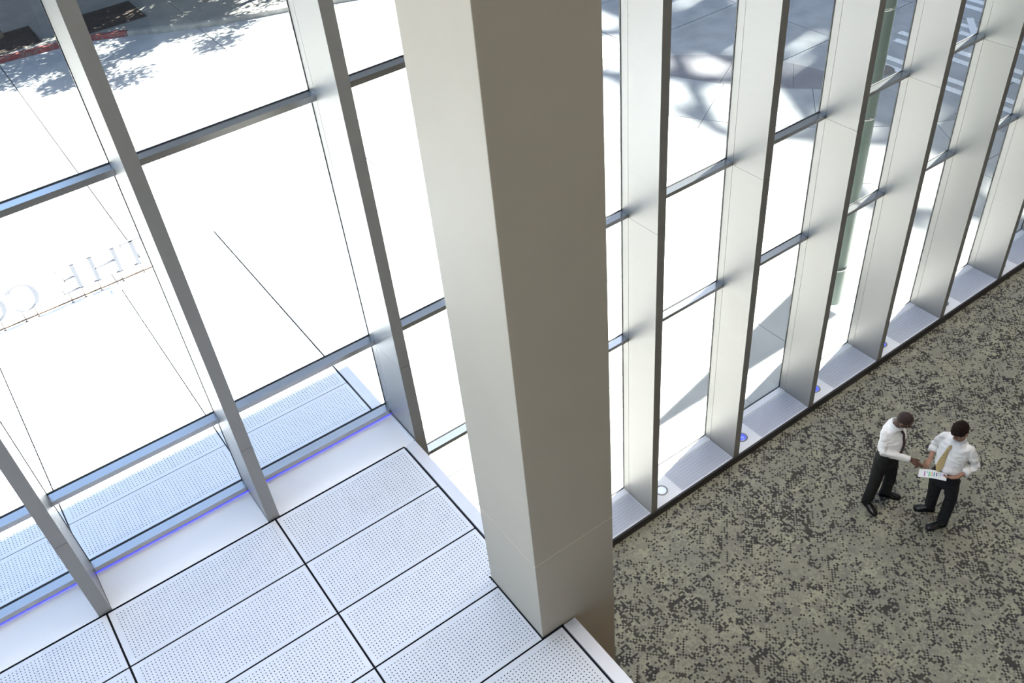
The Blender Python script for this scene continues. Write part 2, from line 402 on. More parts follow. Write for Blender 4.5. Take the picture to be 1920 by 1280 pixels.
can = empty('canopy', (EDGEX, 10.6, ZL), label='outdoor entrance canopy of white perforated metal panels beyond the glass', cat='canopy')
def Cn(o): o.location = Vector(o.location) - can.location; return o
yo = [6.3175 + .6165 * i for i in range(8)]     # joints 6.93, 7.55 ... 10.63
GX, GY = .012, .007
PB = perf_mesh('perforated_panel_out', PITCH - GX, .6165 - GY, 50, 18, .058, .052)
PC = perf_mesh('perforated_panel_out_edge', 1.341 - GX, .6165 - GY, 44, 18, .048, .052)
PA0 = perf_mesh('perforated_panel_first', PITCH - GX, .52 - GY, 50, 15, .058, .052)
PC0 = perf_mesh('perforated_panel_first_edge', 1.341 - GX, .52 - GY, 44, 15, .048, .052)
for r in range(7):
    for c in range(5):
        if r == 0: Cn(inst('panel', PA0 if c < 4 else PC0, can, (gapx[c] + GX / 2, 6.413 + GY / 2, ZL)))
        else: Cn(inst('panel', PB if c < 4 else PC, can, (gapx[c] + GX / 2, yo[r] + GY / 2, ZL)))
Cn(B('underlay', VOID, can, -6, 2.215, 6.4, 10.66, ZL - .05, ZL - .021))
Cn(B('flashing', TRIM, can, -6, EDGEX, 6.345, 6.411, ZL - .05, ZL + .002))
Cn(B('edge_trim', TRIM, can, 2.216, EDGEX, 6.413, 10.62, ZL - .45, ZL + .001))
Cn(B('front_fascia', TRIM, can, -6, EDGEX, 10.622, 10.70, ZL - .45, ZL + .001))
Cn(B('soffit', SHEET, can, -6, 2.215, 6.36, 10.62, ZL - .45, ZL - .055))

# sign letters standing on the canopy, read from the street
sg = empty('sign_lettering', (1.31, 10.35, ZL), label='white upright serif letters THE CO seen from behind on the canopy', cat='sign')
LH = .342; LZ = .145; LD = .03
def lbox(m, u0, u1, v0, v1): m.box(-u1, -u0, -LD / 2, LD / 2, LZ + v0 * LH, LZ + v1 * LH)
def letter_T():
    m = MB(); lbox(m, .108, .152, 0, 1); lbox(m, .0, .26, .955, .999); lbox(m, .07, .19, 0, .028); lbox(m, .0, .012, .84, .97); lbox(m, .248, .26, .84, .97); return m
def letter_H():
    m = MB()
    for u in (.33, .60): lbox(m, u, u + .045, 0, 1); lbox(m, u - .035, u + .08, 0, .028); lbox(m, u - .035, u + .08, .972, .999)
    lbox(m, .37, .61, .475, .53); return m
def letter_E():
    m = MB(); lbox(m, .81, .855, 0, 1); lbox(m, .775, 1.03, .972, .999); lbox(m, .775, 1.045, 0, .035); lbox(m, .85, .98, .485, .53)
    lbox(m, 1.018, 1.03, .85, .98); lbox(m, 1.03, 1.045, .02, .17); lbox(m, .968, .98, .42, .6); return m
def ring_letter(uc, rx, a0, a1, thick):
    m = MB(); n = 40; rz = .53 * LH; zc = LZ + .5 * LH
    V = []
    for i in range(n + 1):
        t = a0 + (a1 - a0) * i / n; th = .012 + thick * abs(cos(t)) ** 1.5 
        for (dx, dz) in ((rx, rz), (rx - th, rz - .012 - .1 * th)):
            for y in (-LD / 2, LD / 2): V.append((-(uc + dx * cos(t)), y, zc + dz * sin(t)))
    F = []
    for i in range(n):
        a = 4 * i; b = a + 4
        F += [(a, b, b + 1, a + 1), (a + 2, a + 3, b + 3, b + 2), (a, a + 2, b + 2, b), (a + 1, b + 1, b + 3, a + 3)]
    F += [(0, 1, 3, 2), (4 * n, 4 * n + 2, 4 * n + 3, 4 * n + 1)]
    return m.add(V, F)
C_ = ring_letter(1.45, .17, radians(42), radians(318), .042)
C_.box(-1.592, -1.575, -LD / 2, LD / 2, LZ + .80 * LH, LZ + .93 * LH)
for mb in (letter_T(), letter_H(), letter_E(), C_, ring_letter(1.83, .185, 0, 2 * pi, .042)): mb.build('letter', LETTER, sg)
for px_ in (.115, .374, .640, .835, .989, 1.387, 1.53, 1.772, 1.93):
    MB().tube((-px_, 0, .0), (-px_, 0, LZ + .01), .006, n=8).box(-px_ - .014, -px_ + .014, -.04, .012, .0, .007).build('post', BRONZE, sg)
MB().box(-4.0, .12, -.008, .012, .028, .042).build('rail', BRONZE, sg)
MB().box(-4.0, .12, -.105, -.055, .0015, .03).build('cable_tray', TRIM, sg)
MB().box(-4.0, .12, -.055, -.03, .0015, .012).build('tray_shadow_gap', VOID, sg)
MB().box(-.55, -.12, -.17, -.075, .0015, .045).build('driver_box', SILLW, sg)

# ------------------------------------------------------------------ column
cl = empty('column', (2.38, 3.7, CZ), label='tall square beige column rising through the ledge corner', cat='column')
def Cc(o): o.location = Vector(o.location) - cl.location; return o
cx0, cx1, cy0, cy1 = 2.023, 2.737, 3.344, 4.05
zc = [CZ, 4.478, 9.1, 13.6, 16]
for a, b in zip(zc, zc[1:]): 
    o = B('shaft_panel', COLM, cl, cx0, cx1, cy0, cy1, a + .003, b - .003); Cc(o)
    bv = o.modifiers.new('b', 'BEVEL'); bv.width = .004; bv.segments = 2
Cc(B('joint_core', SEAMM, cl, cx0 + .002, cx1 - .002, cy0 + .002, cy1 - .002, CZ + .01, 15.99))
L(B('column_gap', VOID, ledge, cx0 - .012, cx0, cy0 - .01, cy1 + .016, ZL - .02, ZL + .0005))
L(B('column_gap', VOID, ledge, cx0 - .012, 2.216, cy0 - .012, cy0, ZL - .02, ZL + .0005))

# ------------------------------------------------------------------ people
def ring_loft(m, secs, n=16):
    """secs: (centre, a, b) a,b vectors = semi axes; capped and closed."""
    V = []
    for c, a, b in secs:
        for i in range(n):
            t = 2 * pi * i / n; V.append(Vector(c) + Vector(a) * cos(t) + Vector(b) * sin(t))
    k = len(secs)
    F = [(j * n + i, j * n + (i + 1) % n, (j + 1) * n + (i + 1) % n, (j + 1) * n + i) for j in range(k - 1) for i in range(n)]
    F += [tuple(range(n))[::-1], tuple(range((k - 1) * n, k * n))]
    # orient outward
    a, b = Vector(secs[0][1]), Vector(secs[0][2]); d = Vector(secs[-1][0]) - Vector(secs[0][0])
    if a.cross(b).dot(d) < 0: F = [f[::-1] for f in F]
    m.add(V, F)
def limb(m, pts, rad, n=14, fl=1.0, side=None):
    pts = [Vector(p) for p in pts]; secs = []
    for i, p in enumerate(pts):
        d = ((pts[min(i + 1, len(pts) - 1)] - p).normalized() + (p - pts[max(i - 1, 0)]).normalized()).normalized()
        if side is not None:
            u = (Vector(side) - d * d.dot(Vector(side))).normalized()
        else: u = d.orthogonal().normalized() if i == 0 else (u0 - d * d.dot(u0)).normalized()
        u0 = u; v = d.cross(u); r = rad[i]
        if i == 0:
            for q in (-.98, -.8, -.45): s = math.sqrt(1 - q * q); secs.append((p + d * r * q, u * r * s, v * r * s * fl))
        secs.append((p, u * r, v * r * fl))
        if i == len(pts) - 1:
            for q in (.45, .8, .98): s = math.sqrt(1 - q * q); secs.append((p + d * r * q, u * r * s, v * r * s * fl))
    ring_loft(m, secs, n)
def ell(m, c, ax, n=18):
    c = Vector(c); a, b, d = [Vector(x) for x in ax]
    secs = [(c + d * sin(t), a * cos(t), b * cos(t)) for t in [(-.495 + .99 * i / 12) * pi for i in range(13)]]
    ring_loft(m, secs, n)
def fuse(name, m, mt, parent, voxel=.007, smooth=6, disp=None):
    """closed overlapping volumes -> one continuous skin"""
    me = bpy.data.meshes.new(name); me.from_pydata([tuple(v) for v in m.V], [], m.F); me.update()
    o = bpy.data.objects.new(name, me); COL.objects.link(o)
    r = o.modifiers.new('r', 'REMESH'); r.mode = 'VOXEL'; r.voxel_size = voxel
    if smooth: s = o.modifiers.new('s', 'SMOOTH'); s.iterations = smooth; s.factor = .5
    dg = bpy.context.evaluated_depsgraph_get(); dg.update()
    me2 = bpy.data.meshes.new_from_object(o.evaluated_get(dg)); me2.name = name
    if disp:
        me2.update(); N = [v.normal.copy() for v in me2.vertices]
        for v, nn in zip(me2.vertices, N): v.co += nn * disp(v.co, nn)
    me2.materials.clear(); me2.materials.append(mt)
    me2.polygons.foreach_set('use_smooth', [True] * len(me2.polygons)); me2.update()
    bpy.data.objects.remove(o); bpy.data.meshes.remove(me)
    o = bpy.data.objects.new(name, me2); link(o, parent); return o
def frame(f):
    f = Vector(f).normalized(); r = f.cross(Vector((0, 0, 1))).normalized(); return f, r

def hand(m, wrist, dirn, palmn, thumb_side, curl, point=False, s=1.0):
    """palm, four fingers and a thumb; palmn = direction the palm faces, curl in radians per joint"""
    W = Vector(wrist); d = Vector(dirn).normalized(); pn = Vector(palmn); pn = (pn - d * d.dot(pn)).normalized()
    t = d.cross(pn).normalized() * thumb_side
    # palm
    secs = []
    for q, wd, th in ((-.02, .027, .020), (.02, .033, .018), (.06, .041, .016), (.088, .040, .0135), (.096, .034, .009)):
        secs.append((W + d * q * s, t * wd * s, pn * th * s))
    ring_loft(m, secs, 14)
    spec = [(.030, .088, .074, .0088), (.010, .093, .082, .0092), (-.011, .090, .076, .0088), (-.031, .083, .060, .0078)]
    for i, (off, base, ln, r) in enumerate(spec):
        c = curl[i] if isinstance(curl, (list, tuple)) else curl
        p = W + t * off * s + d * (base - .02) * s; dd = (d + t * off * 1.6).normalized(); pts = [p, p + dd * .02 * s]; 
        ang = 0
        for seg in (.45, .30, .25):
            ang += c; q = dd * cos(ang) + pn * sin(ang); pts.append(pts[-1] + q * ln * seg * s)
        limb(m, pts, [r * s * k for k in (1.05, 1.08, 1., .92, .74)], n=10)
    p = W + t * .026 * s + d * .022 * s + pn * .004
    d1 = (d * .62 + t * .75 + pn * .25).normalized(); d2 = (d * .85 + t * .4 + pn * .42).normalized()
    limb(m, [p, p + d1 * .036 * s, p + d1 * .036 * s + d2 * .028 * s, p + d1 * .036 * s + d2 * .052 * s], [.0135 * s, .0115 * s, .0105 * s, .0085 * s], n=10)

SC = 1.013
def W(x, y, z): return Vector((x * SC, y * SC, z * SC - .13))

def skinmat(name, c): 
    return mat(name, c, .5, 0, var=.12, scale=20)
SKIN1 = skinmat('deep_brown_skin', (.10, .042, .026)); SKIN2 = skinmat('tan_skin', (.44, .235, .155))
SHIRT = mat('white_cotton', (.93, .915, .91), .8, 0, var=.03, scale=12, bump=.15, bscale=25)
TROU1 = mat('charcoal_wool', (.014, .013, .013), .85, 0, var=.2, scale=30, bump=.1)
TROU2 = mat('black_navy_wool', (.010, .010, .014), .8, 0, var=.2, scale=30, bump=.1)
SHOE = mat('black_leather', (.012, .012, .014), .25, 0)
BELT = mat('black_belt', (.01, .009, .009), .4)
HAIR1 = mat('cropped_black_hair', (.050, .029, .025), .75, 0, var=.3, scale=60)
HAIR2 = mat('dark_brown_hair', (.026, .014, .010), .75, 0, spec=.15, var=.5, scale=70, bump=.8, bscale=160)
TIE1 = mat('dark_maroon_silk', (.045, .012, .015), .5)
EYE = mat('dark_eye', (.02, .015, .012), .2)
LIP = mat('lip_rose', (.30, .09, .07), .5)
def tie_mat():
    m = mat('gold_patterned_silk', (.50, .36, .14), .5); n = m.node_tree; b = n.nodes['Principled BSDF']
    tc = n.nodes.new('ShaderNodeTexCoord'); ck = n.nodes.new('ShaderNodeTexChecker'); ck.inputs['Scale'].default_value = 85
    ck.inputs[1].default_value = (.60, .45, .20, 1); ck.inputs[2].default_value = (.30, .215, .09, 1)
    n.links.new(tc.outputs['Object'], ck.inputs[0]); n.links.new(ck.outputs[0], b.inputs['Base Color']); return m
TIE2 = tie_mat()

def wrinkle(seed, amp, centres):
    off = Vector((seed * 3.1, seed * 1.7, seed))
    def f(co, nn):
        k = 0; co = co + Vector((noise.noise(co * 5 + off), noise.noise(co * 5 - off), noise.noise(co * 5))) * .04
        for c, r, a in centres:
            dd = (co - Vector(c)).length / r
            if dd < 1: k += a * (1 - dd) ** 1.0
        p = co * 9 + off
        p = Vector((p.x * .8, p.y * .8, p.z * 2.2))
        return (amp + k) * (abs(noise.noise(p)) * 1.6 - .35) + (amp * .5) * noise.noise(co * 24 + off)
    return f

def person(label, base, F, joints, skin, hair, trou, tie, cap, headpose, tieends, rolled, hands):
    J = {k: W(*v) for k, v in joints.items()}
    base = Vector(base)
    root = bpy.data.objects.new('person', None); root.location = base; link(root); tag(root, label, 'person', 'two men in white shirts talking on the carpet')
    f, r = frame(F); up = Vector((0, 0, 1))
    loc = lambda o: (setattr(o, 'location', -base), o)[1]
    def sub(o, par): o.parent = par; o.location = (0, 0, 0); return o
    nb, hc = J['neck'], J['head']
    hf, hu = Vector(headpose[0]).normalized(), None
    hu = Vector(headpose[1]); hu = (hu - hf * hf.dot(hu)).normalized(); hr = hf.cross(hu).normalized()
    HS = 1.06; hr, hf, hu = hr * HS, hf * HS, hu * HS
    P = lambda a, b, c: hc + hr * a + hf * b + hu * c
    # ---- body: head, neck, trunk, arms, hands in one skin
    b = MB()
    ell(b, P(0, -.012, .022), (hr * .076, hf * .095, hu * .093)); ell(b, P(0, .030, -.045), (hr * .058, hf * .058, hu * .070))
    ell(b, P(0, .050, -.085), (hr * .034, hf * .032, hu * .028)); ell(b, P(0, .066, .018), (hr * .056, hf * .024, hu * .020))
    limb(b, [P(0, .084, .010), P(0, .098, -.012), P(0, .106, -.030)], [.009, .012, .0145], 10)
    ell(b, P(.013, .092, -.034), (hr * .010, hf * .010, hu * .009)); ell(b, P(-.013, .092, -.034), (hr * .010, hf * .010, hu * .009))
    ell(b, P(0, .083, -.058), (hr * .025, hf * .013, hu * .007)); ell(b, P(0, .081, -.069), (hr * .021, hf * .012, hu * .008))
    for s in (1, -1):
        ell(b, P(s * .040, .062, -.028), (hr * .022, hf * .02, hu * .018))
        ell(b, P(s * .079, -.010, -.010), (hr * .011, hf * .020, hu * .034)); ell(b, P(s * .086, -.016, .004), (hr * .008, hf * .017, hu * .022))
    limb(b, [nb - up * .03, nb * .55 + P(0, -.015, -.06) * .45, P(0, -.02, -.04)], [.064, .058, .058], 14)
    ch, wa, hp = J['chest'], J['waist'], J['pelvis']
    ring_loft(b, [(hp - up * .06, r * .13, f * .09), (wa, r * .13, f * .09), (ch, r * .13, f * .09), (nb - up * .06, r * .055, f * .035)], 16)
    for s in 'RL':
        sh, el, wr = J['sh' + s], J['el' + s], J['wr' + s]
        tp = (J['shR'] + J['shL']) * .5; s2 = sh + (tp - sh) * .16 - up * .03
        limb(b, [s2, s2 * .5 + el * .5, el, el * .55 + wr * .45, wr], [.034, .034, .034, .034, .024], 12)
        hd = hands[s]
        hand(b, wr, hd[0], hd[1], hd[2], hd[3])
        limb(b, [J['hip' + s], J['kn' + s], J['an' + s]], [.06, .045, .035], 10)
    body = loc(fuse('body', b, skin, root, .0055, 3))
    # face details
    for s in (1, -1):
        e = MB(); ell(e, P(s * .032, .079, .002), (hr * .012, hf * .006, hu * .005), 10); sub(e.build('eye', EYE, root, True), body)
        e = MB(); limb(e, [P(s * .016, .090, .018), P(s * .032, .090, .024), P(s * .050, .080, .018)], [.0035, .004, .003], 8); sub(e.build('eyebrow', hair, root, True), body)
    e = MB(); ell(e, P(0, .091, -.0635), (hr * .021, hf * .006, hu * .006), 12); sub(e.build('lips', LIP if skin is SKIN2 else mat('dark_lip', (.12, .045, .035), .5), root, True), body)
    # ---- hair
    h = MB()
    if cap == 'short':
        ell(h, P(0, -.018, .026), (hr * .0785, hf * .0935, hu * .0925)); cut = lambda q: not (q.y > .050 and q.z < .070 or q.z < -.035 or (abs(q.x) > .055 and q.z < -.005 and q.y > -.045))
        am = .0005
    else:
        ell(h, P(0, -.016, .036), (hr * .0865, hf * .103, hu * .095)); ell(h, P(-.01, .052, .084), (hr * .062, hf * .040, hu * .030))
        cut = lambda q: not (q.y > .058 and q.z < .050 or q.z < -.045 or (abs(q.x) > .05 and q.z < -.0 and q.y > -.035)); am = .006
    o = fuse('hair', h, hair, root, .006, 3, lambda co, nn: am * noise.noise(Vector((hr.dot(co) * 110, hf.dot(co) * 30, hu.dot(co) * 60)))); loc(o)
    bm = bmesh.new(); bm.from_mesh(o.data)
    dead = [v for v in bm.verts if not cut(Vector(((v.co - hc).dot(hr), (v.co - hc).dot(hf), (v.co - hc).dot(hu))) / HS ** 2)]
    bmesh.ops.delete(bm, geom=dead, context='VERTS'); bm.to_mesh(o.data); bm.free()
    # ---- trousers
    t = MB()
    ring_loft(t, [(hp - up * .10, r * .168, f * .125), (hp, r * .172, f * .132), (hp + (wa - hp) * .55, r * .160, f * .122), (wa + up * .035, r * .152, f * .114)], 20)
    for s in 'RL':
        hi, kn, an = J['hip' + s], J['kn' + s], J['an' + s]
        limb(t, [hi, hi * .5 + kn * .5, kn, kn * .45 + an * .55, an + up * .02], [.094, .087, .074, .071, .069], 14)
    cz = [(J['knR'], .16, .010), (J['knL'], .16, .010), (J['anR'], .16, .014), (J['anL'], .16, .014), (hp - up * .08, .16, .008)]
    trousers = loc(fuse('trousers', t, trou, root, .0075, 6, wrinkle(3, .004, cz)))
    # belt
    bl = MB(); c0 = wa + up * .012; ring_loft(bl, [(c0 - up * .017, r * .163, f * .124), (c0 + up * .017, r * .160, f * .121)], 32); sub(bl.build('belt', BELT, root, True), trousers)
    # ---- shirt
    s_ = MB()
    mid = wa * .45 + ch * .55
    top = (J['shR'] + J['shL']) * .5
    ring_loft(s_, [(wa + up * .02, r * .158, f * .120), (wa + up * .07, r * .182, f * .144), (mid, r * .185, f * .145), (ch, r * .192, f * .142), (ch * .4 + top * .6, r * .200, f * .126), (top + up * .018, r * .176, f * .098), (nb - up * .028, r * .10, f * .078), (nb - up * .005, r * .066, f * .066)], 24)
    cz = [(wa + up * .06, .15, .012), (mid, .16, .006)]
    for s in 'RL':
        sh, el, wr = J['sh' + s], J['el' + s], J['wr' + s]
        tt = rolled[s]
        e2 = el + (wr - el) * tt
        sh = sh + (top - sh) * .14 - up * .012
        ell(s_, sh, (r * .058, f * .062, up * .055))
        if tt > .5: limb(s_, [sh, sh * .5 + el * .5, el, el * .5 + e2 * .5, e2], [.061, .061, .057, .050, .043], 14)
        else: limb(s_, [sh, sh * .5 + el * .5, el, e2], [.061, .062, .058, .052], 14)
        cz.append((el, .15, .014)); cz.append((sh * .7 + ch * .3, .14, .008))
    shirt = loc(fuse('shirt', s_, SHIRT, root, .0085, 12, wrinkle(5 + len(label), .0085, cz)))
    for s in 'RL':
        el, wr = J['el' + s], J['wr' + s]; tt = rolled[s]; e2 = el + (wr - el) * tt; d = (wr - el).normalized(); u = d.orthogonal().normalized(); v = d.cross(u)
        rr = .040 if tt > .5 else .058; k = MB(); c_ = e2 - d * .0
        ring_loft(k, [(c_ - d * .035, u * rr * 1.02, v * rr * 1.02), (c_ + d * .03, u * rr, v * rr)], 20); sub(k.build('cuff', SHIRT, root, True), shirt)
    # collar: two flaps around the neck
    for s in (1, -1):
        V = []; n = 9
        for i in range(n):
            a = pi * i / (n - 1) * .96 + .04; ra = .067
            p = nb + (f * cos(a) + r * s * sin(a)) * ra + up * (.030 - .02 * cos(a))
            q = nb + (f * cos(a) * 1.28 + r * s * sin(a) * 1.25) * ra + up * (-.012 - .028 * max(cos(a), 0)); 
            V += [p, q, q * .97 + nb * .03 - up * .004]
        Fc = []
        for i in range(n - 1):
            a = 3 * i; b_ = a + 3; Fc += [(a, b_, b_ + 1, a + 1), (a + 1, b_ + 1, b_ + 2, a + 2), (a, a + 2, b_ + 2, b_)]
        sub(mesh('collar', V, Fc, SHIRT, root, True), shirt)
    # ---- tie
    pts = [W(*p) for p in tieends]; T = MB(); side = r; V = []; wd = [.013, .021, .017, .026, .036, .046, .046, .004]
    allp = [pts[0], pts[0] * .93 + pts[1] * .07]
    n = 6
    for i in range(n): allp.append(pts[0].lerp(pts[1], .12 + .88 * i / (n - 1)))
    secs = [(p, side * wd[i], f * (.012 if i < 3 else .006)) for i, p in enumerate(allp)]
    from mathutils.bvhtree import BVHTree
    dg = bpy.context.evaluated_depsgraph_get(); bv = BVHTree.FromPolygons([v.co.copy() for v in shirt.data.vertices], [tuple(p.vertices) for p in shirt.data.polygons])
    new = []
    for i, (c, a, b_) in enumerate(secs):
        h = bv.ray_cast(c + f * .5, -f); q = (h[0] if h[0] else c).dot(f); new.append([c, q, a, b_])
    for i in range(len(new) - 2, -1, -1):                      # keep the knot in line with the blade
        new[i][1] = max(new[i][1], new[i + 1][1] - .022)
    secs = [(c + f * (q - c.dot(f) + (.012 if i < 3 else .009)), a, b_) for i, (c, q, a, b_) in enumerate(new)]
    ring_loft(T, secs, 10); loc(T.build('tie', tie, root, False))
    # ---- shoes
    for s in 'RL':
        an = J['an' + s]; to = J['to' + s]; d = to - an; d.z = 0; ln = d.length + .075; d.normalize(); sd = d.cross(up); h0 = CZ
        he = Vector((an.x, an.y, h0)) - d * .075; k = MB(); secs = []
        for q, wd_, ht, zz in ((0, .012, .02, .03), (.03, .034, .040, .042), (.12, .037, .050, .052), (.3, .036, .050, .052), (.48, .041, .040, .042), (.66, .048, .031, .033), (.82, .046, .025, .027), (.94, .032, .020, .023), (1.0, .008, .01, .016)):
            secs.append((he + d * ln * q + up * zz, sd * wd_, up * ht))
        ring_loft(k, secs, 16)
        k.V = [(v[0], v[1], max(v[2], h0 + .004)) for v in k.V]; o = k.build('shoe', SHOE, root, True); loc(o)
        k = MB(); out = []
        for q, wd_ in ((0, .02), (.06, .036), (.25, .036), (.45, .038), (.66, .050), (.85, .045), (.97, .026)): out.append((q, wd_))
        poly = [he + d * ln * q + sd * w_ for q, w_ in out] + [he + d * ln * q - sd * w_ for q, w_ in out[::-1]]
        k.prism([(p.x, p.y) for p in poly], h0 + .0, h0 + .012); sub(k.build('shoe_sole', BELT, root), o)
    return root

# man on the left, bending towards the paper, faces the camera side
J1 = dict(anR=(7.655, 4.105, .095), knR=(7.625, 4.055, .50), hipR=(7.69, 4.075, .88), toR=(7.595, 3.90, 0),
          anL=(7.955, 4.055, .095), knL=(7.845, 3.985, .50), hipL=(7.85, 4.05, .88), toL=(8.075, 3.885, 0),
          pelvis=(7.765, 4.065, .90), waist=(7.77, 4.055, 1.02), chest=(7.80, 4.06, 1.25),
          shR=(7.645, 4.105, 1.35), shL=(8.0, 4.12, 1.37), neck=(7.815, 4.065, 1.445), head=(7.81, 3.985, 1.58),
          elR=(7.57, 4.02, 1.155), wrR=(7.785, 3.765, 1.085), elL=(8.10, 4.13, 1.14), wrL=(8.03, 4.10, .95))
h1dir = W(7.818, 3.60, 1.035) - W(*J1['wrR'])
person('man in white shirt and dark maroon tie bending to point at the paper', (7.87, 4.1, CZ), (.18, -1, 0), J1, SKIN1, HAIR1, TROU1, TIE1, 'short',
       ((.42, -.68, -.60), (.10, -.55, .83)), [(7.832, 3.965, 1.39), (7.80, 3.915, 1.02)], {'R': .86, 'L': .86},
       {'R': (h1dir, (0.25, .1, -1), 1, [.08, .12, .75, .85]), 'L': ((-.1, -.3, -1), (-1, 0, 0), 1, .4)})
J2 = dict(anR=(8.185, 3.55, .095), knR=(8.085, 3.515, .50), hipR=(8.03, 3.51, .88), toR=(8.055, 3.69, 0),
          anL=(8.09, 3.30, .095), knL=(8.14, 3.315, .50), hipL=(8.055, 3.335, .88), toL=(7.895, 3.385, 0),
          pelvis=(8.04, 3.42, .90), waist=(8.055, 3.435, 1.02), chest=(8.11, 3.45, 1.26),
          shR=(8.13, 3.635, 1.40), shL=(8.16, 3.275, 1.40), neck=(8.14, 3.45, 1.475), head=(8.10, 3.452, 1.63),
          elR=(8.15, 3.71, 1.14), wrR=(7.975, 3.628, 1.085), elL=(8.20, 3.19, 1.17), wrL=(7.978, 3.262, 1.062))
person('man in white shirt and gold patterned tie holding the paper', (8.25, 3.45, CZ), (-1, .16, 0), J2, SKIN2, HAIR2, TROU2, TIE2, 'full',
       ((-.72, .12, -.55), (-.5, .08, .86)), [(8.035, 3.47, 1.405), (7.905, 3.475, 1.02)], {'R': .34, 'L': .5},
       {'R': ((-.62, -.02, -.62), (-.3, -.2, -1), -1, [.35, .4, .45, .5]), 'L': ((-.84, .5, .10), (.3, .35, .88), 1, [.30, .25, .25, .25])})

# printed chart sheet held between them
def doc():
    c = [(7.814, 3.646, 1.0), (7.966, 3.384, 1.045), (7.776, 3.271, 1.105), (7.65, 3.554, 1.06)]
    P0, P1, P2, P3 = [W(*p) for p in c]
    base = (P0 + P1 + P2 + P3) / 4; u = (P1 - P0).normalized(); v = (P3 - P0); v = (v - u * u.dot(v)); hh = v.length; v.normalize(); n = u.cross(v).normalized(); 
    if n.z < 0: n = -n
    w_ = (P1 - P0).length
    root = empty('paper', base, label='white printed sheet with a colourful bar chart held between the two men', cat='paper')
    o0 = P0 - base
    def pt(a, b, e, bend=.010): return o0 + u * a * w_ + v * b * hh + n * (e + bend * sin(pi * a))
    def patch(name, a0, a1, b0, b1, e, t, mt, seg=8):
        V = []; F = []
        for i in range(seg + 1):
            a = a0 + (a1 - a0) * i / seg; V += [pt(a, b0, e), pt(a, b1, e), pt(a, b0, e - t), pt(a, b1, e - t)]
        for i in range(seg):
            k = 4 * i; q = k + 4; F += [(k, q, q + 1, k + 1), (k + 2, k + 3, q + 3, q + 2), (k, k + 2, q + 2, q), (k + 1, q + 1, q + 3, k + 3)]
        F += [(0, 1, 3, 2), (4 * seg, 4 * seg + 2, 4 * seg + 3, 4 * seg + 1)]
        return mesh(name, V, F, mt, root)
    PAPER = mat('white_paper', (.86, .86, .86), .7)
    patch('top_sheet', 0, 1, 0, 1, 0, .0006, PAPER); patch('under_sheet', .02, 1.015, .02, 1.03, -.0012, .0008, PAPER)
    patch('backing_card', .01, 1.0, .03, 1.0, -.0035, .002, mat('cream_card', (.62, .52, .40), .8))
    cols = [(.42, .10, .38), (.22, .60, .50), (.10, .50, .28), (.42, .75, .30), (.85, .35, .35), (.08, .38, .50), (.22, .08, .32), (.50, .75, .60), (.45, .55, .85), (.78, .55, .80)]
    hgt = [.62, .2, .60, .55, .5, .50, .44, .42, .36, .3]; aa = [.20, .29, .36, .415, .47, .54, .63, .70, .76, .83]
    for c_, h_, a in zip(cols, hgt, aa): patch('chart_bar', a, a + .038, .25 + .03, .25 + .03 + h_, .0008, .0004, mat('chart_ink', c_, .7), 1)
doc()

# ------------------------------------------------------------------ plaza paving
pl = empty('pavement', (8, 8, 0), kind='structure', label='pale concrete plaza slabs laid in curved rings outside the glass')
tag(B('pavement_bed', JOINT, None, -20, 26, 6.36, 16.5, -.2, -.06), kind='structure')
def slab(P, m=CONC, z=.0, name='slab', par=pl):
    if len(P) < 3: return
    c = Vector((sum(p[0] for p in P) / len(P), sum(p[1] for p in P) / len(P)))
    Q = []
    for p in P:
        d = Vector(p) - c; l = d.length
        Q.append(tuple(c + d * max(0, (l - .009) / l)) if l > .01 else p)
    o = MB().prism([(q[0] - par.location.x, q[1] - par.location.y) for q in Q], -.08, z + random.uniform(-.0012, .0012)); return o.build(name, m, par)
YB = 8.06; YS = 16.47
xs = [-6, -4.6, -3.2, -1.85, -.45, .93, 2.31, 3.69, 5.10, 6.52, 7.89, 9.30, 10.62, 11.88, 13.14, 14.40, 15.7, 17.1, 18.5]
for a, b in zip(xs, xs[1:]):
    slab([(a, 6.345), (b, 6.345), (b, YB), (a, YB)])
CC = (22., 18.); RR = [8.07, 9.85, 12.05, 14.02, 16.62, 18.4, 20.1, 22.3, 24.6]
for i, (r0, r1) in enumerate(zip(RR, RR[1:])):
    off = 0 if i % 2 == 0 or True else 7
    a = 168 + off
    while a < 268:
        P = [(CC[0] + r1 * cos(radians(a + 14 * t / 6)), CC[1] + r1 * sin(radians(a + 14 * t / 6))) for t in range(7)] + \
            [(CC[0] + r0 * cos(radians(a + 14 * t / 6)), CC[1] + r0 * sin(radians(a + 14 * t / 6))) for t in range(6, -1, -1)]
        P = clip(P, 0, 1, YB); 
        if P: P = clip(P, 0, -1, -YS)
        if P: P = clip(P, -1, 0, -17.35)
        if len(P) > 2: slab(P, CONC2 if i == 0 else CONC)
        a += 14
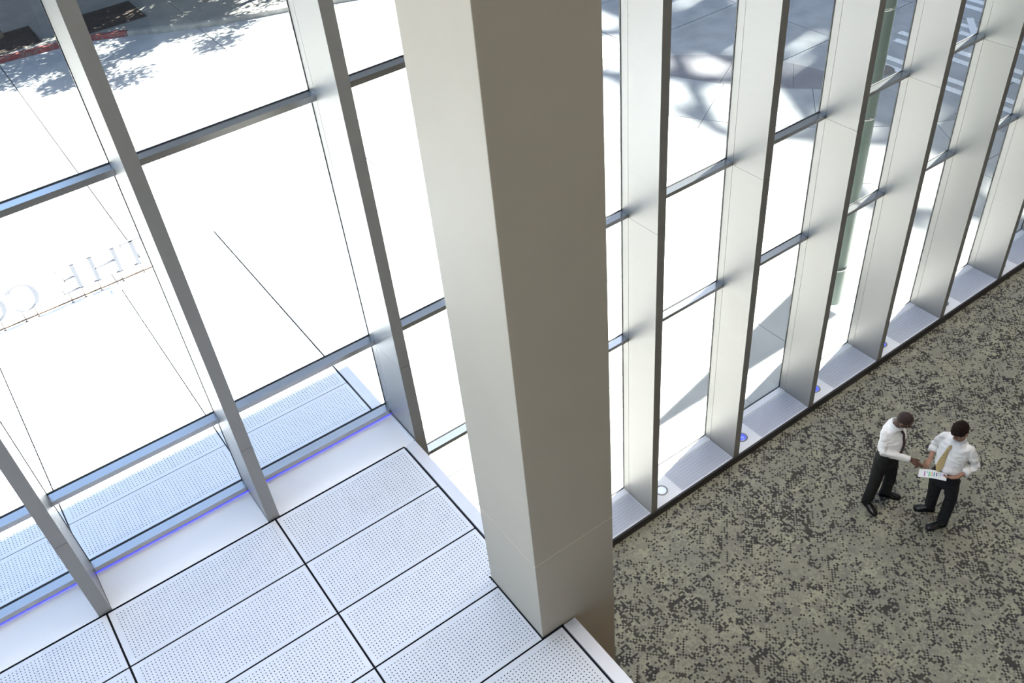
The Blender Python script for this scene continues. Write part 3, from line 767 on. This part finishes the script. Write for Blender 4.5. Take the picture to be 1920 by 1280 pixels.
# dark banded lens where the ramp circle overlaps the rings
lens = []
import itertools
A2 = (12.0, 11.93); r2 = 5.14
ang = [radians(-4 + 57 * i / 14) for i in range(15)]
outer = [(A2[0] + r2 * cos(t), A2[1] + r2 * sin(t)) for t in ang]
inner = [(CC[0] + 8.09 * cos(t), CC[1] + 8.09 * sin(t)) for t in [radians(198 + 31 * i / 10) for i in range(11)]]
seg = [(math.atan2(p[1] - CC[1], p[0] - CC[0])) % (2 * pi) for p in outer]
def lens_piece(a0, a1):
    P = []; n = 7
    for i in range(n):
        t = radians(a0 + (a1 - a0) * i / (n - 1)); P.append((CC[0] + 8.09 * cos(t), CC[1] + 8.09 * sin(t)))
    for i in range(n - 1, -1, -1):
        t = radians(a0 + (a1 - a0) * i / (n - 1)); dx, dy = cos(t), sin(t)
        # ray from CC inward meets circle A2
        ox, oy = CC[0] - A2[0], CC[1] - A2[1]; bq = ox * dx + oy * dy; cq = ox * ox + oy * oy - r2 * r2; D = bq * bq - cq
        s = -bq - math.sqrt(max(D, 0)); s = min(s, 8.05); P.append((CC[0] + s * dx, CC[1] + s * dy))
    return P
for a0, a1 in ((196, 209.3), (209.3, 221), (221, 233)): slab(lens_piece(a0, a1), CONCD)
# street slabs
st = empty('street', (12, 20, 0), kind='structure', label='broad concrete street slabs with dark joints')
tag(B('ground', CONC, None, -70, -9.3, -40, 6.3, -.3, -.16), kind='structure')
tag(B('street_bed', JOINT, None, -25, 60, 6.36, 60, -.3, -.205), kind='structure')
def road(x0, x1, y0, y1, m=ROAD):
    g = .012; w_ = MB().box(x0 + g - 12, x1 - g - 12, y0 + g - 20, y1 - g - 20, -.2, -.025 + random.uniform(-.002, .002)); o = w_.build('slab', m, st); return o
ys1 = [16.5, 18.6, 23.82, 31]
xa = [-19, -13.6, -8.4, -3.2, 1.96, 7.15, 10.90, 14.98]
for a, b in zip(xa, xa[1:]):
    for c, d in zip(ys1, ys1[1:]): road(a, b, c, d)
xb = [14.98, 18.66, 21.65, 25.5, 30, 36, 42, 50]; yb = [6.4, 9.6, 13.87, 17.1, 19.76, 24, 31]
for a, b in zip(xb, xb[1:]):
    for c, d in zip(yb, yb[1:]): road(a, b, c, d, CONC2)
# painted crosswalk lines
def paint(P, label, dz=0):
    c = (sum(p[0] for p in P) / len(P), sum(p[1] for p in P) / len(P))
    o = MB().prism([(p[0] - c[0], p[1] - c[1]) for p in P], -.002, .003).build('road_marking', WPAINT, None, loc=(c[0], c[1], -.02 + dz)); tag(o, label, 'road marking', 'white crosswalk lines')
def line(a, b, w_, label, dz=0):
    a = Vector(a); b = Vector(b); d = (b - a).normalized(); n = Vector((-d.y, d.x)) * w_ / 2; paint([tuple(a + n), tuple(b + n), tuple(b - n), tuple(a - n)], label, dz)
for x, yy, lb in ((18.26, 12.3, 'first long white crosswalk line counted from the curved plaza edge'), (18.64, 12.55, 'second long white crosswalk line counted from the curved plaza edge'),
              (19.55, 12.75, 'third long white crosswalk line counted from the curved plaza edge'), (19.97, 12.95, 'fourth long white crosswalk line counted from the curved plaza edge'),
              (20.9, 11.95, 'fifth long white crosswalk line counted from the curved plaza edge')):
    line((x, 6.6), (x, yy), .19, lb)
line((21.3, 6.6), (21.3, 12.2), .17, 'sixth long white crosswalk line meeting the slanted one')
line((22.35, 12.15), (22.35, 15.5), .2, 'nearer of two white stripes past the slanted crosswalk line')
line((22.75, 12.35), (22.75, 15.7), .2, 'farther of two white stripes past the slanted crosswalk line')
line((20.7, 11.35), (21.75, 12.25), .17, 'slanted white crosswalk line crossing the long lines', .006)
line((12.6, 17.08), (14.95, 17.22), .17, 'white crosswalk line beside the column, farther one')
line((12.6, 16.70), (14.95, 16.84), .15, 'white crosswalk line beside the column, nearer one')
mh = empty('manhole_cover', (18.03, 11.95, -.02), label='round grey manhole cover near the crosswalk lines', cat='manhole cover')
m_ = MB(); 
for r_, z0, z1 in ((.28, .0, .004), (.21, .004, .007), (.12, .007, .010)): m_.tube((0, 0, z0), (0, 0, z1), r_, n=28)
m_.build('cover', ALU_DK, mh); 
m_ = MB().tube((0, 0, 0), (0, 0, .002), .34, n=28); m_.build('frame_ring', CURB, mh)

# far kerb and sidewalk
cb = [(-14, 29.6), (-6, 29.4), (0, 29.2), (2.0, 29.04), (3.45, 28.85), (4.53, 28.6), (5.4, 28.12), (6.17, 27.6), (7.24, 26.98), (7.79, 26.74), (8.69, 26.46), (9.66, 26.13), (11.35, 25.45), (14, 24.4), (17, 23.2)]
ck = empty('curb', (6, 28, 0), kind='structure', label='worn concrete curb with red and yellow paint across the street')
for (a, b) in zip(cb, cb[1:]):
    xm = (a[0] + b[0]) / 2; mt = YELP if xm < 2.4 else REDP if xm < 5.6 else CURB
    da = Vector((b[0] - a[0], b[1] - a[1])).normalized(); n = Vector((-da.y, da.x)) * .17; g = da * .004
    P = [(a[0] + g.x, a[1] + g.y), (b[0] - g.x, b[1] - g.y), (b[0] - g.x + n.x, b[1] - g.y + n.y), (a[0] + g.x + n.x, a[1] + g.y + n.y)]
    o = MB().prism([(p[0] - 6, p[1] - 28) for p in P], -.15, .115).build('curb_stone', mt, ck)
    if mt is YELP: tag(o, 'yellow painted curb stone')
    if mt is REDP: tag(o, 'red painted curb stone')
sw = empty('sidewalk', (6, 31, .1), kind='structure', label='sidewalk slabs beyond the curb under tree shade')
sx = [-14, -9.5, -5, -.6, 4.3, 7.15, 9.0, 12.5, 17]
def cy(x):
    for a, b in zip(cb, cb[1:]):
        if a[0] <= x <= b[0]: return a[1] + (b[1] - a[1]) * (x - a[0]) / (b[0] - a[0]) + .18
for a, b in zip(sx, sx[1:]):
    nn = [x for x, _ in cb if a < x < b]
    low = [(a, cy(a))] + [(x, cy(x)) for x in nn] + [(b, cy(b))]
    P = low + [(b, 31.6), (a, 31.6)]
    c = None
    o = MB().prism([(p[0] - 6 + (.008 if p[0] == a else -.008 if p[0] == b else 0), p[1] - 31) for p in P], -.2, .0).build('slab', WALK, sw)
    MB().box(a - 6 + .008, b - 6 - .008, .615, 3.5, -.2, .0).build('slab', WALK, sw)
# tree pits and trees
def leafcloud(c, rad, n, size):
    m = MB(); c = Vector(c)
    blobs = [(c + Vector((random.gauss(0, .5) * rad[0], random.gauss(0, .5) * rad[1], random.gauss(0, .4) * rad[2])), random.uniform(.35, .6)) for _ in range(26)]
    for _ in range(n):
        bc, br = random.choice(blobs)
        v = Vector((random.gauss(0, 1), random.gauss(0, 1), random.gauss(0, 1))).normalized() * (random.random() ** .4) * br * min(rad)
        p = bc + v; d = Vector((random.gauss(0, 1), random.gauss(0, 1), random.gauss(0, .6))).normalized(); u = d.orthogonal().normalized(); s = size * random.uniform(.6, 1.3)
        m.add([p, p + d * s * .5 + u * s * .3, p + d * s, p + d * s * .5 - u * s * .3], [(0, 1, 2, 3)])
    return m
def tree(base, crown, rad, label, n=24000):
    b = Vector(base); t = empty('street_tree', b, label=label, cat='tree', group='street trees across the road')
    c = Vector(crown) - b; k = MB()
    f1 = Vector((c.x * .25, c.y * .25, c.z * .45))
    k.tube((0, 0, -.05), (0, 0, .25), .24, .16); k.tube((0, 0, .2), f1, .16, .12)
    for i in range(7):
        a = i * 2.4; e = c + Vector((cos(a) * rad[0] * .6, sin(a) * rad[1] * .6, random.uniform(-.3, .5) * rad[2])); k.tube(f1, e, .07, .015, 7)
    k.build('trunk', BARK, t); l = leafcloud(c, rad, n, .17).build('foliage', LEAF, t); tag(l, kind='stuff')
def pit(x0, x1, y0, y1, label):
    t = empty('tree_pit', ((x0 + x1) / 2, (y0 + y1) / 2, .1), label=label, cat='tree pit'); a, b = (x1 - x0) / 2, (y1 - y0) / 2
    V = []; F = []; n = 10
    for i in range(n + 1):
        for j in range(n + 1): V.append((-a + 2 * a * i / n, -b + 2 * b * j / n, .006 + .03 * (noise.noise(Vector((i * .9, j * .9, x0))) + .5) * (1 if 0 < i < n and 0 < j < n else 0)))
    F = [(i * (n + 1) + j, (i + 1) * (n + 1) + j, (i + 1) * (n + 1) + j + 1, i * (n + 1) + j + 1) for i in range(n) for j in range(n)]
    mesh('soil', V, F, SOIL, t, True); w_ = .03
    MB().box(-a - w_, a + w_, -b - w_, -b, 0, .012).box(-a - w_, a + w_, b, b + w_, 0, .012).box(-a - w_, -a, -b, b, 0, .012).box(a, a + w_, -b, b, 0, .012).build('pit_frame', ALU_DK, t)
pit(1.5, 3.3, 29.35, 31.0, 'dark soil tree pit with a trunk, left end of the sidewalk')
pit(4.4, 6.25, 28.85, 30.6, 'dark soil tree pit in the middle of the sidewalk')
pit(8.0, 9.9, 28.6, 30.2, 'brick red tree pit near the sign shadow')
tree((2.35, 30.75, .1), (4.0, 28.6, 5.7), (2.5, 2.3, 1.6), 'street tree with slim trunk in the left tree pit')
tree((9.3, 31.3, .1), (8.9, 28.6, 5.9), (2.6, 2.5, 1.5), 'leafy street tree shading the red curb')
tree((14.2, 29.6, .1), (13.0, 29.4, 6.0), (2.2, 2.2, 1.4), 'leafy street tree beyond the street lamp', 16000)
# street sign post outside the frame whose shadow crosses the sidewalk
sp = empty('sign_post', (11.0, 27.95, .1), label='grey steel signal post with two slanted arms at the curb', cat='post')
MB().tube((0, 0, 0), (0, 0, 5.2), .11, .09).build('pole', STEEL, sp); MB().tube((0, 0, 4.0), (-1.2, 1.1, 4.6), .07).build('arm', STEEL, sp); MB().box(-1.3, -.75, .75, 1.2, 4.35, 4.95).build('signal_box', STEEL, sp)
# building across the street, and an unseen tower added to shade the street
bd = empty('building', (14, 34.6, 0), label='tall dark stone building across the street', cat='building')
MB().box(-34, -10.5, 0, 18, -.2, 9).build('wall', STONE, bd); MB().box(-9.5, 40, 0, 18, -.2, 32).build('wall', STONE, bd)
MB().box(-10.5, -9.5, .4, 18, -.2, 9).build('recess', VOID, bd)
for i in range(9): MB().box(-30 + i * 4.2, -27.4 + i * 4.2, -.03, .05, .6, 3.6).build('window', GASK, bd)
tw = empty('tower', (60, 30, 0), label='unseen tower shading the street, its crown slits added to throw light patches', cat='building')
MB().box(0, 25, -40, 40, 0, 47).build('body', TOWER, tw)
rnd = random.Random(4); k = MB()  # screen slits added so the sun throws soft light patches on the street
for j in range(6):
    z0 = 47 + j * 1.75
    y = -40
    while y < 40:
        w_ = rnd.uniform(1.0, 2.4)
        k.box(0, .1, y, y + w_ - (rnd.uniform(.06, .15) if rnd.random() < .5 else 0), z0, z0 + 1.75 - (rnd.uniform(.05, .12) if rnd.random() < .5 else 0))
        y += w_
k.build('light_patch_screen', TOWER, tw)['kind'] = 'stuff'
k = MB()
for y in range(-40, 40, 4):
    k.tube((0, y, 57.5), (0, y + 4, 61), .33); k.tube((0, y + 4, 57.5), (0, y, 61), .33)
k.tube((0, -40, 61), (0, 40, 61), .22); k.tube((0, -40, 57.5), (0, 40, 57.5), .3)
k.build('crown_truss', STEEL, tw)['kind'] = 'stuff'
# steel post close to the glass
po = empty('steel_post', (9.97, 6.75, .625), label='grey green steel post with bright bands bracketed outside the glass', cat='post')
k = MB()
k.tube((0, 0, 0), (0, 0, 8.8), .148, n=28).build('shaft', STEEL, po, True)
for z in (.665, 3.155, 4.625, 7.1):
    MB().tube((0, 0, z - .015), (0, 0, z + .015), .153, n=28).build('band', RING, po, True)
for z in (6.0, 8.2): MB().box(-.04, .04, -.385, -.14, z - .03, z + .03).build('bracket', STEEL, po)
# unseen slab and blade added high on the facade to cast shadows
ov = empty('shadow_caster', (2, 6.4, 14), label='unseen flat slab added high over the entrance to shade the canopy', cat='shadow_caster')
MB().box(-12, 8.4, 0, 2.43, 0, .18).build('slab', SHEET, ov)
bl_ = empty('shadow_caster', (13.5, 6.4, 9), label='unseen pointed blade added high up to cast the wedge shadow on the plaza', cat='shadow_caster')
MB().prism([(-.75, 1.86), (3.85, 2.80), (3.85, 1.86), (1.5, 1.87)], 0, .08).build('blade', SHEET, bl_)  # outline shaped to give the wedge shadow on the paving
for x in (.8, 3.4): MB().tube((x, 0, .04), (x, 1.95, .04), .02).build('strut', STEEL, bl_)
